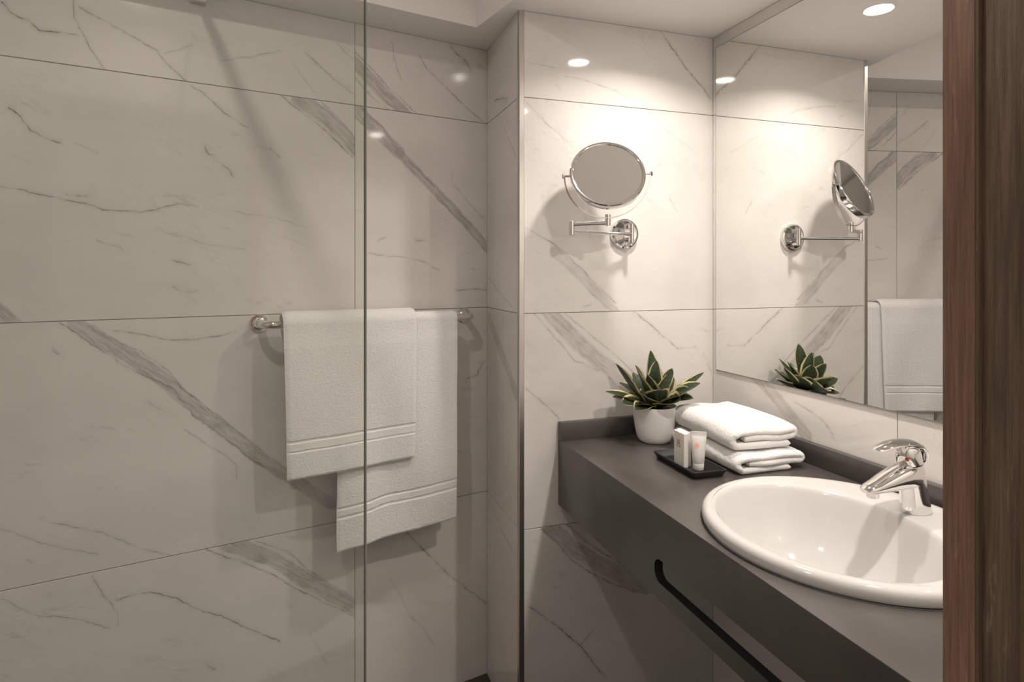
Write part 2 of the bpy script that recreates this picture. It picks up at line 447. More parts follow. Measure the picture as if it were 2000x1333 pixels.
# vein layout of each marble tile, in the frame of its wall: kind (v thin vein, b band), half width, strength, points
VEINS = {
  'L_a3': [
    ('v', 0.0035, 0.75, [(-1.23, 1.915), (-1.212, 1.896), (-1.187, 1.887), (-1.166, 1.867), (-1.133, 1.868), (-1.096, 1.873)]),
    ('v', 0.0028, 0.5, [(-1.098, 1.951), (-1.096, 1.909), (-1.084, 1.879), (-1.059, 1.832), (-1.041, 1.798)]),
    ('v', 0.0028, 0.45, [(-1.084, 1.936), (-0.992, 1.888), (-0.933, 1.865), (-0.894, 1.823), (-0.865, 1.796)]),
    ('v', 0.0022, 0.4, [(-0.788, 1.861), (-0.727, 1.882), (-0.636, 1.916)]),
    ('v', 0.0022, 0.35, [(-0.916, 1.861), (-0.854, 1.892)]),
    ('v', 0.0025, 0.5, [(-0.573, 1.921), (-0.526, 1.886), (-0.483, 1.857), (-0.442, 1.831)]),
    ('v', 0.002, 0.35, [(-0.491, 1.972), (-0.442, 1.93)]),
    ('v', 0.002, 0.25, [(-0.61, 1.893), (-0.548, 1.817)]),
  ],
  'L_a2': [
    ('b', 0.024, 0.75, [(-0.589, 1.797), (-0.512, 1.743), (-0.424, 1.669)]),
    ('v', 0.0028, 0.65, [(-0.634, 1.795), (-0.562, 1.744), (-0.512, 1.707), (-0.439, 1.645)]),
    ('v', 0.0025, 0.5, [(-0.534, 1.797), (-0.498, 1.764), (-0.439, 1.712)]),
    ('v', 0.0028, 0.55, [(-0.859, 1.79), (-0.812, 1.758), (-0.776, 1.727), (-0.721, 1.696)]),
    ('v', 0.0025, 0.5, [(-0.669, 1.647), (-0.643, 1.629)]),
    ('v', 0.003, 0.7, [(-1.216, 1.68), (-1.196, 1.664), (-1.178, 1.634), (-1.156, 1.62), (-1.128, 1.612)]),
    ('v', 0.0025, 0.5, [(-1.099, 1.611), (-1.054, 1.595)]),
    ('v', 0.0028, 0.6, [(-1.234, 1.502), (-1.198, 1.497), (-1.108, 1.479), (-1.044, 1.463), (-0.971, 1.46), (-0.938, 1.465), (-0.882, 1.485), (-0.842, 1.48)]),
    ('v', 0.002, 0.3, [(-0.806, 1.48), (-0.702, 1.465), (-0.569, 1.436)]),
    ('v', 0.006, 0.5, [(-0.824, 1.633), (-0.817, 1.615), (-0.806, 1.609)]),
    ('v', 0.005, 0.35, [(-0.794, 1.596), (-0.764, 1.576), (-0.757, 1.563)]),
    ('b', 0.018, 0.8, [(-1.26, 1.248), (-1.212, 1.196)]),
    ('v', 0.0025, 0.35, [(-1.054, 1.387), (-1.002, 1.366)]),
    ('v', 0.003, 0.25, [(-0.938, 1.415), (-0.824, 1.383), (-0.727, 1.371)]),
    ('v', 0.004, 0.4, [(-0.894, 1.34), (-0.857, 1.327)]),
    ('v', 0.004, 0.45, [(-0.896, 1.275), (-0.871, 1.259), (-0.842, 1.261)]),
    ('v', 0.005, 0.35, [(-1.113, 1.493), (-1.076, 1.49)]),
    ('v', 0.003, 0.25, [(-1.147, 1.68), (-1.152, 1.677)]),
  ],
  'L_a1': [
    ('b', 0.0185, 0.75, [(-1.098, 1.191), (-1.044, 1.148), (-0.987, 1.105), (-0.927, 1.052), (-0.882, 1.006), (-0.836, 0.956), (-0.776, 0.896), (-0.702, 0.82), (-0.623, 0.752), (-0.498, 0.65)]),
    ('v', 0.0025, 0.6, [(-1.128, 1.194), (-1.084, 1.156), (-1.018, 1.103), (-1.002, 1.084), (-0.927, 1.039), (-0.888, 1.008), (-0.85, 0.945), (-0.788, 0.889), (-0.727, 0.824), (-0.623, 0.738)]),
    ('v', 0.0022, 0.55, [(-1.064, 1.189), (-1.013, 1.146), (-0.96, 1.112), (-0.91, 1.067), (-0.877, 1.019), (-0.824, 0.971), (-0.77, 0.911), (-0.689, 0.835), (-0.636, 0.785)]),
    ('v', 0.0025, 0.5, [(-1.023, 1.174), (-0.971, 1.16), (-0.905, 1.141), (-0.848, 1.136), (-0.8, 1.141), (-0.752, 1.155)]),
    ('v', 0.0025, 0.4, [(-0.871, 0.911), (-0.824, 0.872), (-0.776, 0.831), (-0.746, 0.8), (-0.748, 0.766)]),
    ('v', 0.006, 0.25, [(-1.142, 1.136), (-1.128, 1.123)]),
    ('v', 0.004, 0.25, [(-1.064, 0.942), (-1.023, 0.933)]),
    ('v', 0.005, 0.35, [(-0.949, 0.991), (-0.927, 0.973), (-0.894, 0.955)]),
    ('v', 0.0028, 0.4, [(-1.142, 0.733), (-1.044, 0.688), (-0.96, 0.632), (-0.905, 0.6)]),
    ('v', 0.0028, 0.35, [(-1.234, 0.735), (-1.161, 0.69), (-1.054, 0.639)]),
    ('v', 0.003, 0.5, [(-1.189, 0.659), (-1.178, 0.65)]),
  ],
  'L_a0': [
    ('v', 0.0025, 0.5, [(-1.066, 0.59), (-1.039, 0.528), (-1.023, 0.511), (-1.011, 0.483), (-1.011, 0.456)]),
    ('v', 0.0032, 0.65, [(-1.013, 0.518), (-0.979, 0.524), (-0.947, 0.524), (-0.927, 0.51), (-0.882, 0.482), (-0.842, 0.448), (-0.776, 0.403), (-0.702, 0.347), (-0.643, 0.301)]),
    ('v', 0.0028, 0.45, [(-1.234, 0.579), (-1.184, 0.54), (-1.166, 0.523), (-1.113, 0.504), (-1.028, 0.453)]),
    ('b', 0.021, 0.75, [(-0.776, 0.604), (-0.663, 0.534), (-0.569, 0.45), (-0.498, 0.392), (-0.424, 0.33)]),
    ('v', 0.0025, 0.55, [(-0.824, 0.597), (-0.727, 0.538), (-0.623, 0.457), (-0.498, 0.358), (-0.435, 0.31)]),
    ('v', 0.003, 0.5, [(-0.702, 0.59), (-0.623, 0.548), (-0.569, 0.482), (-0.512, 0.431)]),
    ('v', 0.007, 0.4, [(-0.818, 0.296), (-0.8, 0.279)]),
    ('v', 0.002, 0.3, [(-0.562, 0.305), (-0.512, 0.195)]),
  ],
  'L_b3': [
    ('b', 0.019, 0.75, [(-0.447, 1.925), (-0.371, 1.867), (-0.267, 1.779)]),
    ('v', 0.0025, 0.65, [(-0.435, 1.949), (-0.378, 1.903), (-0.331, 1.865), (-0.247, 1.797)]),
    ('v', 0.0022, 0.5, [(-0.435, 1.879), (-0.386, 1.834), (-0.331, 1.797)]),
    ('v', 0.002, 0.4, [(-0.323, 2.005), (-0.315, 1.96), (-0.291, 1.895)]),
    ('v', 0.0025, 0.55, [(-0.234, 1.978), (-0.208, 1.94), (-0.13, 1.881), (-0.094, 1.853), (-0.011, 1.798)]),
    ('v', 0.006, 0.6, [(-0.127, 2.03), (-0.103, 2.007), (-0.072, 1.984), (-0.058, 1.961)]),
  ],
  'L_b2': [
    ('b', 0.021, 0.75, [(-0.439, 1.794), (-0.371, 1.731), (-0.299, 1.67)]),
    ('b', 0.0155, 0.8, [(-0.299, 1.67), (-0.217, 1.596), (-0.148, 1.537), (-0.076, 1.467), (0.008, 1.387)]),
    ('v', 0.0022, 0.45, [(-0.417, 1.79), (-0.355, 1.737), (-0.283, 1.664), (-0.217, 1.607), (-0.162, 1.563), (-0.085, 1.487), (-0.011, 1.418)]),
    ('v', 0.0025, 0.4, [(-0.125, 1.626), (-0.121, 1.59), (-0.076, 1.544), (-0.011, 1.482)]),
    ('v', 0.0025, 0.45, [(-0.394, 1.367), (-0.299, 1.358), (-0.217, 1.343), (-0.169, 1.319)]),
    ('v', 0.003, 0.5, [(-0.116, 1.25), (-0.072, 1.254), (-0.002, 1.255)]),
    ('v', 0.003, 0.35, [(-0.363, 1.405), (-0.339, 1.417)]),
    ('v', 0.004, 0.35, [(-0.25, 1.412), (-0.225, 1.409)]),
  ],
  'L_b1': [
    ('v', 0.003, 0.5, [(-0.076, 0.971), (-0.036, 0.979), (-0.006, 1.028)]),
    ('v', 0.003, 0.3, [(-0.13, 0.943), (-0.049, 0.935)]),
    ('v', 0.003, 0.4, [(-0.13, 0.749), (-0.094, 0.739)]),
  ],
  'L_b0': [
    ('v', 0.003, 0.65, [(-0.283, 0.523), (-0.234, 0.473), (-0.165, 0.394), (-0.094, 0.319), (-0.002, 0.225)]),
    ('v', 0.002, 0.3, [(-0.331, 0.396), (-0.267, 0.271), (-0.182, 0.151)]),
  ],
  'B_3': [
    ('v', 0.0032, 0.65, [(-0.194, 2.042), (-0.147, 1.986), (-0.083, 1.923), (-0.028, 1.866), (0.007, 1.833)]),
    ('v', 0.0025, 0.3, [(-0.499, 1.865), (-0.419, 1.859), (-0.337, 1.846)]),
    ('v', 0.002, 0.25, [(-0.619, 1.893), (-0.53, 1.888)]),
    ('v', 0.002, 0.2, [(-0.337, 1.844), (-0.286, 1.819)]),
  ],
  'B_2': [
    ('v', 0.0022, 0.4, [(-0.614, 1.782), (-0.545, 1.724), (-0.491, 1.682)]),
    ('v', 0.0028, 0.5, [(-0.625, 1.437), (-0.545, 1.4), (-0.483, 1.353), (-0.419, 1.295), (-0.34, 1.222)]),
    ('b', 0.0145, 0.5, [(-0.53, 1.369), (-0.435, 1.288), (-0.337, 1.192)]),
    ('v', 0.002, 0.25, [(-0.182, 1.744), (-0.074, 1.687)]),
    ('v', 0.003, 0.3, [(-0.155, 1.534), (-0.132, 1.497)]),
    ('v', 0.002, 0.25, [(-0.286, 1.718), (-0.345, 1.684)]),
    ('v', 0.003, 0.25, [(-0.2, 1.628), (-0.164, 1.638)]),
    ('v', 0.003, 0.4, [(-0.438, 1.212), (-0.416, 1.22)]),
    ('v', 0.002, 0.3, [(-0.226, 1.315), (-0.2, 1.311)]),
  ],
  'B_1': [
    ('b', 0.024, 0.7, [(-0.561, 1.214), (-0.483, 1.133), (-0.394, 1.056), (-0.311, 0.992), (-0.164, 0.887)]),
    ('v', 0.0022, 0.5, [(-0.499, 1.195), (-0.419, 1.13), (-0.345, 1.073), (-0.277, 1.016)]),
    ('v', 0.0022, 0.45, [(-0.592, 1.197), (-0.53, 1.127), (-0.467, 1.059), (-0.394, 1.026)]),
    ('v', 0.003, 0.55, [(-0.277, 1.194), (-0.217, 1.15), (-0.179, 1.118), (-0.125, 1.079)]),
    ('v', 0.0022, 0.3, [(-0.125, 1.079), (-0.065, 1.083)]),
    ('v', 0.0025, 0.5, [(-0.619, 0.992), (-0.561, 0.942), (-0.511, 0.892)]),
    ('v', 0.0025, 0.3, [(-0.037, 1.063), (-0.01, 1.014), (-0.0, 0.951)]),
  ],
  'B_0': [
    ('b', 0.024, 0.8, [(-0.561, 0.612), (-0.467, 0.52), (-0.37, 0.454), (-0.235, 0.372)]),
    ('v', 0.003, 0.7, [(-0.499, 0.601), (-0.419, 0.527), (-0.337, 0.471), (-0.269, 0.415)]),
    ('v', 0.003, 0.6, [(-0.569, 0.599), (-0.483, 0.493), (-0.394, 0.428), (-0.269, 0.365)]),
    ('v', 0.0035, 0.7, [(-0.607, 0.381), (-0.522, 0.311), (-0.451, 0.239), (-0.37, 0.142)]),
    ('v', 0.002, 0.5, [(-0.451, 0.244), (-0.411, 0.283)]),
  ],
  'R': [
    ('b', 0.02, 0.6, [(0.182, 1.019), (0.252, 0.982), (0.308, 0.946), (0.368, 0.901)]),
    ('v', 0.0025, 0.5, [(0.331, 0.977), (0.417, 0.953), (0.451, 0.922)]),
  ],
  'C_3': [
    ('v', 0.005, 0.5, [(0.08, 1.853), (0.134, 1.841), (0.21, 1.822)]),
  ],
  'C_2': [
    ('v', 0.002, 0.4, [(0.185, 1.741), (0.257, 1.674), (0.302, 1.629)]),
    ('v', 0.0025, 0.4, [(0.024, 1.29), (0.134, 1.252), (0.28, 1.206)]),
  ],
  'C_1': [
    ('b', 0.02, 0.5, [(0.024, 1.166), (0.16, 1.067), (0.293, 0.969)]),
  ],
  'C_0': [
    ('v', 0.003, 0.4, [(0.024, 0.587), (0.16, 0.527), (0.302, 0.512)]),
  ],
}

# ------------------------------------------------------------------ setting: tiled walls
def wall(name, loc, rz, x0, x1, z0, z1, depth, cols, vein_key, seed, extra=(0, 0), label=None):
    """wall with its own frame: x to the right as seen from the room, y into the wall.
    The backing is grout; each tile stands 1.2 mm proud of it."""
    bm = bmesh.new()
    bm_box(bm, x0 - extra[0], x1 + extra[1], .0012, depth, z0, z1)
    w = obj(name, bm, M['grout'], None, smooth=False)
    w.location = (loc[0], loc[1], 0)
    w.rotation_euler = (0, 0, rz)
    w['kind'] = 'structure'
    if label: w['label'] = label
    g = .0009
    for ci in range(len(cols) - 1):
        for ri in range(len(ZJ) - 1):
            key = vein_key(ci, ri)
            m_ = marble('marble_tile', VEINS.get(key, []), seed + ci * 5 + ri * 1.37)
            a, b = cols[ci], cols[ci + 1]
            ga = 0 if ci == 0 else g
            gb = 0 if ci == len(cols) - 2 else g
            bm = bmesh.new()
            bm_box(bm, a + ga, b - gb, 0, .008, max(ZJ[ri] + g, z0), min(ZJ[ri + 1] - g, z1), .0006, 1)
            obj('tile', bm, m_, w, smooth=False)
    return w

def vk_left(ci, ri):
    return 'L_%s%d' % ('ab'[ci - 1] if ci >= 1 else 'x', ri)
wall('wall_left', P2, BE, -1.75, 0.0, 0, ZC, .12, [-1.75, -1.634, -.434, 0.0], vk_left, 2.0, (.08, .08),
     label='marble-tiled shower wall behind the towel rail')
wall('wall_back', (XR, YB), 0, -(XR - P1[0]), 0.0, 0, ZC, .12, [-(XR - P1[0]), 0.0], lambda c, r: 'B_%d' % r, 11.0, (0, .1),
     label='marble-tiled end wall carrying the round shaving mirror')
wall('wall_right', (XR, YB), -math.pi / 2, 0.0, YB - YF, 0, ZC, .12, [0.0, YB - .9666, YB - YF],
     lambda c, r: 'R' if (c == 0 and r == 1) else 'none', 23.0, (0, .08), label='marble-tiled wall behind the large mirror')
wall('wall_return', P2, -math.pi / 2, 0.0, P2[1] - P1[1] - .009, 0, ZC, .03, [0.0, P2[1] - P1[1] - .009], lambda c, r: 'C_%d' % r, 31.0,
     label='narrow marble-tiled return between shower and vanity')
# door wall (behind the camera's right shoulder) and the far end of the shower
wall('wall_front', (XR, YF), math.pi, 0.0, XR - XJ - .06, 0, ZC, .10, [0.0, XR - XJ - .06], lambda c, r: 'none', 43.0,
     label='marble-tiled wall beside the doorway')
wall('wall_front', (-.50, YF), math.pi, 0.0, 1.0, 0, ZC, .10, [0.0, 1.0], lambda c, r: 'none', 47.0,
     label='marble-tiled wall on the other side of the doorway')
q = LW(1.75, 0, 0)
wall('wall_side', (q.x, q.y), BE + math.pi / 2, -1.32, 0.0, 0, ZC, .10, [-1.32, -.12, 0.0], lambda c, r: 'none', 53.0,
     label='marble-tiled end wall of the shower')

# floor
bm = bmesh.new()
bm_box(bm, -1.9, 1.35, -.9, 2.15, -.05, 0.0)
fl = obj('floor', bm, M['floor'], None, smooth=False)
tag(fl, 'dark stone bathroom floor', kind='structure')

# ceiling with a raised bay over the shower
def bay(s, d):
    p = LW(s, d, 0)
    return (p.x, p.y)
S0, S1, D0, D1 = .115, 1.66, .15, 1.28
outer = [(-1.6, YF - .1), (1.30, YF - .1), (1.30, 2.1), (-1.6, 2.1)]
hole = [bay(S0, D0), bay(S1, D0), bay(S1, D1), bay(S0, D1)]
bm = bmesh.new()
bm_plate(bm, outer, [hole], .02, lambda a, b, t: Vector((a, b, ZC + t)))
ce = obj('ceiling', bm, M['paint'], None, smooth=False)
tag(ce, 'off-white painted ceiling', kind='structure')
bm = bmesh.new()
out2 = [bay(S0 - .02, D0 - .02), bay(S1 + .02, D0 - .02), bay(S1 + .02, D1 + .02), bay(S0 - .02, D1 + .02)]
bm_plate(bm, out2, [hole], COFFER - .02, lambda a, b, t: Vector((a, b, ZC + .02 + t)))
obj('bay_side', bm, M['paint'], ce, smooth=False)
bm = bmesh.new()
bm_plate(bm, out2, [], .02, lambda a, b, t: Vector((a, b, ZC + COFFER + t)))
obj('bay_top', bm, M['paint'], ce, smooth=False)

# steel corner trim
bm = bmesh.new()
bm_plate(bm, [(-.0030, -.0005), (-.0018, -.0026), (.0110, -.0026), (.0125, -.0012), (.0125, .004), (.0035, .004), (.0035, .012), (-.0030, .012)], [], ZC,
         lambda a, b, t: Vector((P1[0] - .0012 + a, P1[1] + b, t)))
tr_ = obj('trim_1', bm, M['steel'], None, smooth=False)
tag(tr_, 'brushed steel tile trim on the outer corner', kind='structure')

# door frame
door = empty('door_1', (XJ, YF, 0)); tag(door, 'dark worn wooden door frame', kind='structure')
def jamb(name, x0, x1, y0, y1, mat, bev=.0012, z0=0.0, z1=2.03):
    bm = bmesh.new()
    bm_box(bm, x0 - XJ, x1 - XJ, y0 - YF, y1 - YF, z0, z1, bev, 2)
    return obj(name, bm, mat, door)
jamb('door_stop', XJ, XJ + .060, .2525, YF + .006, M['wood_red'], .0012)
jamb('stop_bead', XJ + .0005, XJ + .020, .2505, .2530, M['wood_edge'], .0008)
jamb('lining', XJ + .0035, XJ + .060, .2285, .2510, M['wood'], .001)
jamb('lining_edge', XJ + .0008, XJ + .020, .2265, .2290, M['wood_edge'], .0008)
jamb('casing', XJ + .0015, XJ + .060, .150, .2270, M['wood'], .001)
jamb('lining', -.50, -.44, .150, YF + .006, M['wood'])
jamb('lining', -.44, XJ, .150, YF + .006, M['wood'], .001, 1.99, 2.03)

# ------------------------------------------------------------------ downlights
def downlight(key, x, y, z, label, spread=138, r=.034):
    t = empty('downlight', (x, y, z)); tag(t, label, 'downlight')
    bm = bmesh.new()
    bm_lathe(bm, [(r + .001, 0.0), (r + .001, -.003), (r + .003, -.0045), (r + .009, -.003), (r + .011, 0.0)], 48, None, False, False)
    obj('bezel', bm, M['paint'], t)
    bm = bmesh.new()
    bm_lathe(bm, [(r, -.0002), (r, -.0016), (r * .9, -.002)], 48)
    obj('lens', bm, M['lens'], t)
    ld = bpy.data.lights.new('downlight_lamp', 'AREA')
    ld.shape = 'DISK'; ld.size = r * 1.7
    ld.energy = POWER[key]; ld.color = LAMP_COL
    ld.spread = math.radians(spread)
    lo = bpy.data.objects.new('lamp', ld)
    lo.location = (0, 0, -.006)
    COL.objects.link(lo); lo.parent = t
downlight('A', .885, 1.262, ZC, 'round recessed downlight in the ceiling beside the end wall of the vanity')
downlight('B', .905, .600, ZC, 'round recessed downlight in the ceiling beside the doorway')
p = LW(1.0, .97, ZC + COFFER); downlight('C', p.x, p.y, p.z, 'round recessed downlight in the raised ceiling bay over the shower', 168)

# ------------------------------------------------------------------ large mirror
mir = empty('wall_mirror', (XM, 1.0, 1.0137)); tag(mir, 'large frameless rectangular mirror on the wall above the counter', 'mirror')
MY0, MY1, MZ0, MZ1 = YF + .02, 1.5675, 1.0137, 1.9985
bm = bmesh.new(); bm_box(bm, XM, XM + .0042, MY0, MY1, MZ0, MZ1, .0008, 1)
bm.verts.ensure_lookup_table()
for v in bm.verts: v.co -= Vector((XM, 1.0, 1.0137))
obj('mirror_glass', bm, M['mirror'], mir, smooth=False)
bm = bmesh.new(); bm_box(bm, XM + .0006, XM + .0048, MY0 - .0016, MY1 + .0016, MZ0 - .002, MZ1 + .0016)
for v in bm.verts: v.co -= Vector((XM - .0003, 1.0, 1.0137))
obj('edge_seal', bm, M['mirror_edge'], mir, smooth=False)

# ------------------------------------------------------------------ vanity counter
XF = .6713
def skew(v):   # the front runs very slightly out of square with the wall
    return Vector((v.x - .0122 * (YB - v.y) * max(0.0, (1.17 - v.x)) / .5, v.y, v.z))
cnt = empty('vanity_counter', (0, 0, 0)); tag(cnt, 'dark grey stone-look vanity counter with a slotted front panel', 'counter')
BC, BA = (.915, .850), (.238, .252)
hole = [(BC[0] + (BA[0] - .022) * math.cos(a), BC[1] + (BA[1] - .022) * math.sin(a)) for a in (2 * math.pi * i / 64 for i in range(64))]
bm = bmesh.new()
bm_plate(bm, [(XF + .0005, YF + .002), (XR - .001, YF + .002), (XR - .001, YB - .001), (XF + .0005, YB - .001)], [hole], .028,
         lambda a, b, t: skew(Vector((a, b, ZT - .028 + t))))
obj('worktop', bm, M['laminate'], cnt, smooth=False)
# front panel with a long rounded slot that serves as a towel rail
ZB0, SZ0, SZ1, SY0, SY1 = .657, .6915, .738, .42, 1.074
rr = .021
slot = []
for cy, cz, a0 in ((SY1 - rr, SZ1 - rr, 0), (SY0 + rr, SZ1 - rr, 90), (SY0 + rr, SZ0 + rr, 180), (SY1 - rr, SZ0 + rr, 270)):
    for i in range(9):
        a = math.radians(a0 + 90 * i / 8)
        slot.append((cy + rr * math.cos(a), cz + rr * math.sin(a)))
bm = bmesh.new()
bm_plate(bm, [(YF + .002, ZB0), (YB - .001, ZB0), (YB - .001, ZT - .0003), (YF + .002, ZT - .0003)], [slot], .019,
         lambda a, b, t: skew(Vector((XF + t, a, b))))
ap = obj('front_panel', bm, M['laminate'], cnt, smooth=False)
ap.data.materials.append(M['gap'])
for f in ap.data.polygons:     # cut edge of the slot shows the dark core
    c = f.center
    if abs(f.normal.x) < .5 and SY0 - .01 < c.y < SY1 + .01 and SZ0 - .003 < c.z < SZ1 + .003:
        f.material_index = 1
box('backsplash', XF, XR - .001, YB - .020, YB - .001, ZT + .0003, ZT + .051, M['laminate'], cnt, .0008, skew)
box('backsplash', XR - .020, XR - .001, YF + .002, YB - .021, ZT + .0003, ZT + .051, M['laminate'], cnt, .0008)

# ------------------------------------------------------------------ wash basin
bas = empty('wash_basin', (BC[0], BC[1], ZT)); tag(bas, 'white oval ceramic wash basin set into the dark counter', 'basin')
IC, IA = (-.042, .004), (.166, .207)
def ell(cx, cy, ax, ay, z, n=96, pw=2.0):
    out = []
    for i in range(n):
        a = 2 * math.pi * i / n
        c, s = math.cos(a), math.sin(a)
        out.append(Vector((cx + ax * math.copysign(abs(c) ** (2 / pw), c), cy + ay * math.copysign(abs(s) ** (2 / pw), s), z)))
    return out
rings = []
ax, ay = BA
pr = [(-.0035, .0006), (-.0008, .003), (0, .008), (-.0003, .0145), (-.0020, .0190), (-.0055, .0222), (-.0105, .0238), (-.018, .0243)]
for d, z in pr:
    rings.append(ell(0, 0, ax + d, ay + d, z))
for t in (.15, .35, .55, .75):
    rings.append(ell(IC[0] * t, IC[1] * t, (ax - .018) + (IA[0] + .010 - ax + .018) * t, (ay - .018) + (IA[1] + .010 - ay + .018) * t, .0243 - .0016 * t))
inner = [(.0085, .0227), (.0045, .0218), (.0012, .0190), (-.0015, .0140), (-.0055, .005), (-.013, -.012), (-.024, -.038), (-.042, -.070), (-.066, -.098), (-.095, -.117), (-.128, -.126), (-.145, -.128)]
for d, z in inner:
    rings.append(ell(IC[0], IC[1], IA[0] + d, IA[1] + d * 1.1, z))
bm = bmesh.new(); bm_loft(bm, rings, True, False, True)
# underside shell of the bowl
under = [(-.024, -.004), (-.030, -.040), (-.055, -.085), (-.10, -.13), (-.16, -.150)]
rings2 = [ell(0, 0, ax - .003, ay - .003, .0006)] + [ell(IC[0] * .6, 0, ax + d, ay + d, z) for d, z in under]
bm_loft(bm, rings2, True, False, True)
obj('bowl', bm, M['ceramic'], bas, sharp=75)
bm = bmesh.new()
bm_lathe(bm, [(.030, 0), (.030, .002), (.026, .0032), (.020, .002), (.018, .0005)], 40, Matrix.Translation((IC[0], IC[1], -.1278)))
obj('drain_ring', bm, M['chrome'], bas)
bm = bmesh.new()
bm_loft(bm, [ell(0, 0, ax - .001, ay - .001, .0002), ell(0, 0, ax + .002, ay + .002, .0002), ell(0, 0, ax + .0005, ay + .0005, .0018)], True, False, False)
obj('sealant', bm, M['gap'], bas)

# ------------------------------------------------------------------ basin tap
TX, TY, TZ = 1.083, .842, ZT + .0232
tap = empty('basin_tap', (TX, TY, TZ)); tag(tap, 'chrome single-lever tap on the rim of the basin', 'tap')
def ering(cx, cz, ry, rz, tilt=0.0, n=32, axis='x', pw=2.2):
    """ellipse ring; axis x: ring in the y-z plane, axis z: ring in the x-y plane"""
    out = []
    for i in range(n):
        a = 2 * math.pi * i / n
        c = math.copysign(abs(math.cos(a)) ** (2 / pw), math.cos(a)); s = math.copysign(abs(math.sin(a)) ** (2 / pw), math.sin(a))
        if axis == 'x':
            out.append(Vector((cx + math.sin(tilt) * s * rz, ry * c, cz + math.cos(tilt) * s * rz)))
        else:
            out.append(Vector((cx + ry * c, rz * s, cz + math.sin(tilt) * c * ry)))
    return out
bm = bmesh.new()   # column
bm_loft(bm, [ering(0, 0, .0275, .0235, 0, 40, 'z'), ering(0, .003, .0285, .0245, 0, 40, 'z'), ering(-.002, .02, .0255, .0225, 0, 40, 'z'),
             ering(-.006, .045, .0235, .0215, 0, 40, 'z'), ering(-.010, .065, .0235, .0218, 0, 40, 'z'), ering(-.013, .082, .0225, .0212, .12, 40, 'z'),
             ering(-.014, .090, .0205, .0196, .15, 40, 'z')])
obj('body', bm, M['chrome'], tap)
bm = bmesh.new()   # spout: wedge that thins towards its tip
secs = [(-.002, .068, .0200, .0200), (-.016, .070, .0245, .0255), (-.034, .0685, .0250, .0235), (-.056, .0650, .0236, .0195), (-.078, .0608, .0216, .0155),
        (-.098, .0568, .0186, .0110), (-.113, .0542, .0166, .0086), (-.121, .0527, .0135, .0064), (-.1260, .0515, .0080, .0036)]
bm_loft(bm, [ering(x, z, ry, rz, -.15) for x, z, ry, rz in secs])
obj('spout', bm, M['chrome'], tap)
bm = bmesh.new()
bm_lathe(bm, [(.0085, 0), (.0105, -.0015), (.0105, -.0105), (.0085, -.0120), (.0070, -.0105)], 32, Matrix.Translation((-.106, 0, .0500)))
obj('aerator', bm, M['chrome'], tap)
lev = None
bm = bmesh.new()   # cartridge cap
bm_loft(bm, [ering(-.014, .0915, .0200, .0192, .15, 40, 'z'), ering(-.015, .097, .0215, .0205, .15, 40, 'z'), ering(-.017, .110, .0210, .0196, .12, 40, 'z'),
             ering(-.019, .120, .0185, .0175, .1, 40, 'z'), ering(-.020, .126, .0120, .0120, .1, 40, 'z')])
lev = obj('lever', bm, M['chrome'], tap)
bm = bmesh.new()   # arched handle blade running forward over the cap
path = [(.010, .092), (.0115, .104), (.008, .116), (-.002, .1255), (-.018, .1315), (-.038, .1335), (-.060, .1325), (-.080, .1290), (-.094, .1250), (-.100, .1230)]
wid = [.0130, .0180, .0212, .0222, .0215, .0200, .0180, .0156, .0125, .0070]
thk = [.0025, .0045, .0055, .0058, .0052, .0045, .0038, .0032, .0026, .0018]
rings = []
for i, (x, z) in enumerate(path):
    a = path[max(i - 1, 0)]; b = path[min(i + 1, len(path) - 1)]
    tx, tz = b[0] - a[0], b[1] - a[1]
    L_ = math.hypot(tx, tz); nx, nz = tz / L_, -tx / L_
    ring = []
    for q in range(24):
        an = 2 * math.pi * q / 24
        c, s = math.cos(an), math.sin(an)
        off = thk[i] * s - .12 * wid[i] * (c * c)
        ring.append(Vector((x + nx * off, wid[i] * c, z + nz * off)))
    rings.append(ring)
bm_loft(bm, rings)
obj('handle', bm, M['chrome'], lev)
bm = bmesh.new()
bm_lathe(bm, [(.0036, 0), (.0036, .0006), (.0028, .001)], 20, axis_to((-.86, -.50, .08), (-.0352, -.0112, .1035)))
obj('temperature_mark', bm, M['redmark'], tap)
# leaf tips: right, forward, height above the rim, width, bow, twist, cup
LEAVES = [
    (-.011, -.022, .150, .053, .04, 0.3, .25), (-.107, -.005, .113, .058, -.16, .6, .25), (-.052, .030, .114, .071, -.06, -.6, .30),
    (-.134, .035, .040, .046, .10, -.3, .25), (.134, -.020, .093, .041, -.02, .5, .30), (.121, .020, .070, .060, .06, .5, .30),
    (.050, -.035, .099, .051, .02, .4, .25), (-.020, .055, .094, .060, -.04, -.8, .35), (.014, .080, .058, .076, .04, 0.2, .40),
    (-.040, .082, .050, .058, .04, -.8, .35), (-.088, .060, .014, .064, .16, -.5, .30), (-.052, .085, .004, .053, .18, -.4, .25),
    (.066, .072, .032, .076, .06, .7, .40), (.004, .020, .128, .053, -.02, .5, .25), (.090, .050, .058, .062, .06, .7, .35),
    (-.060, -.062, .080, .060, .02, 0.0, .25), (.052, -.072, .072, .062, .04, 0.2, .25), (.095, -.052, .048, .062, .10, 0.0, .25),
    (-.098, -.045, .052, .058, .08, 0.0, .25), (.006, -.074, .100, .055, .02, 0.0, .25), (.032, .030, .094, .051, .0, .6, .30),
    (.104, .012, .026, .063, .18, 0.3, .25), (-.115, .010, .020, .058, .14, -.2, .30),
]

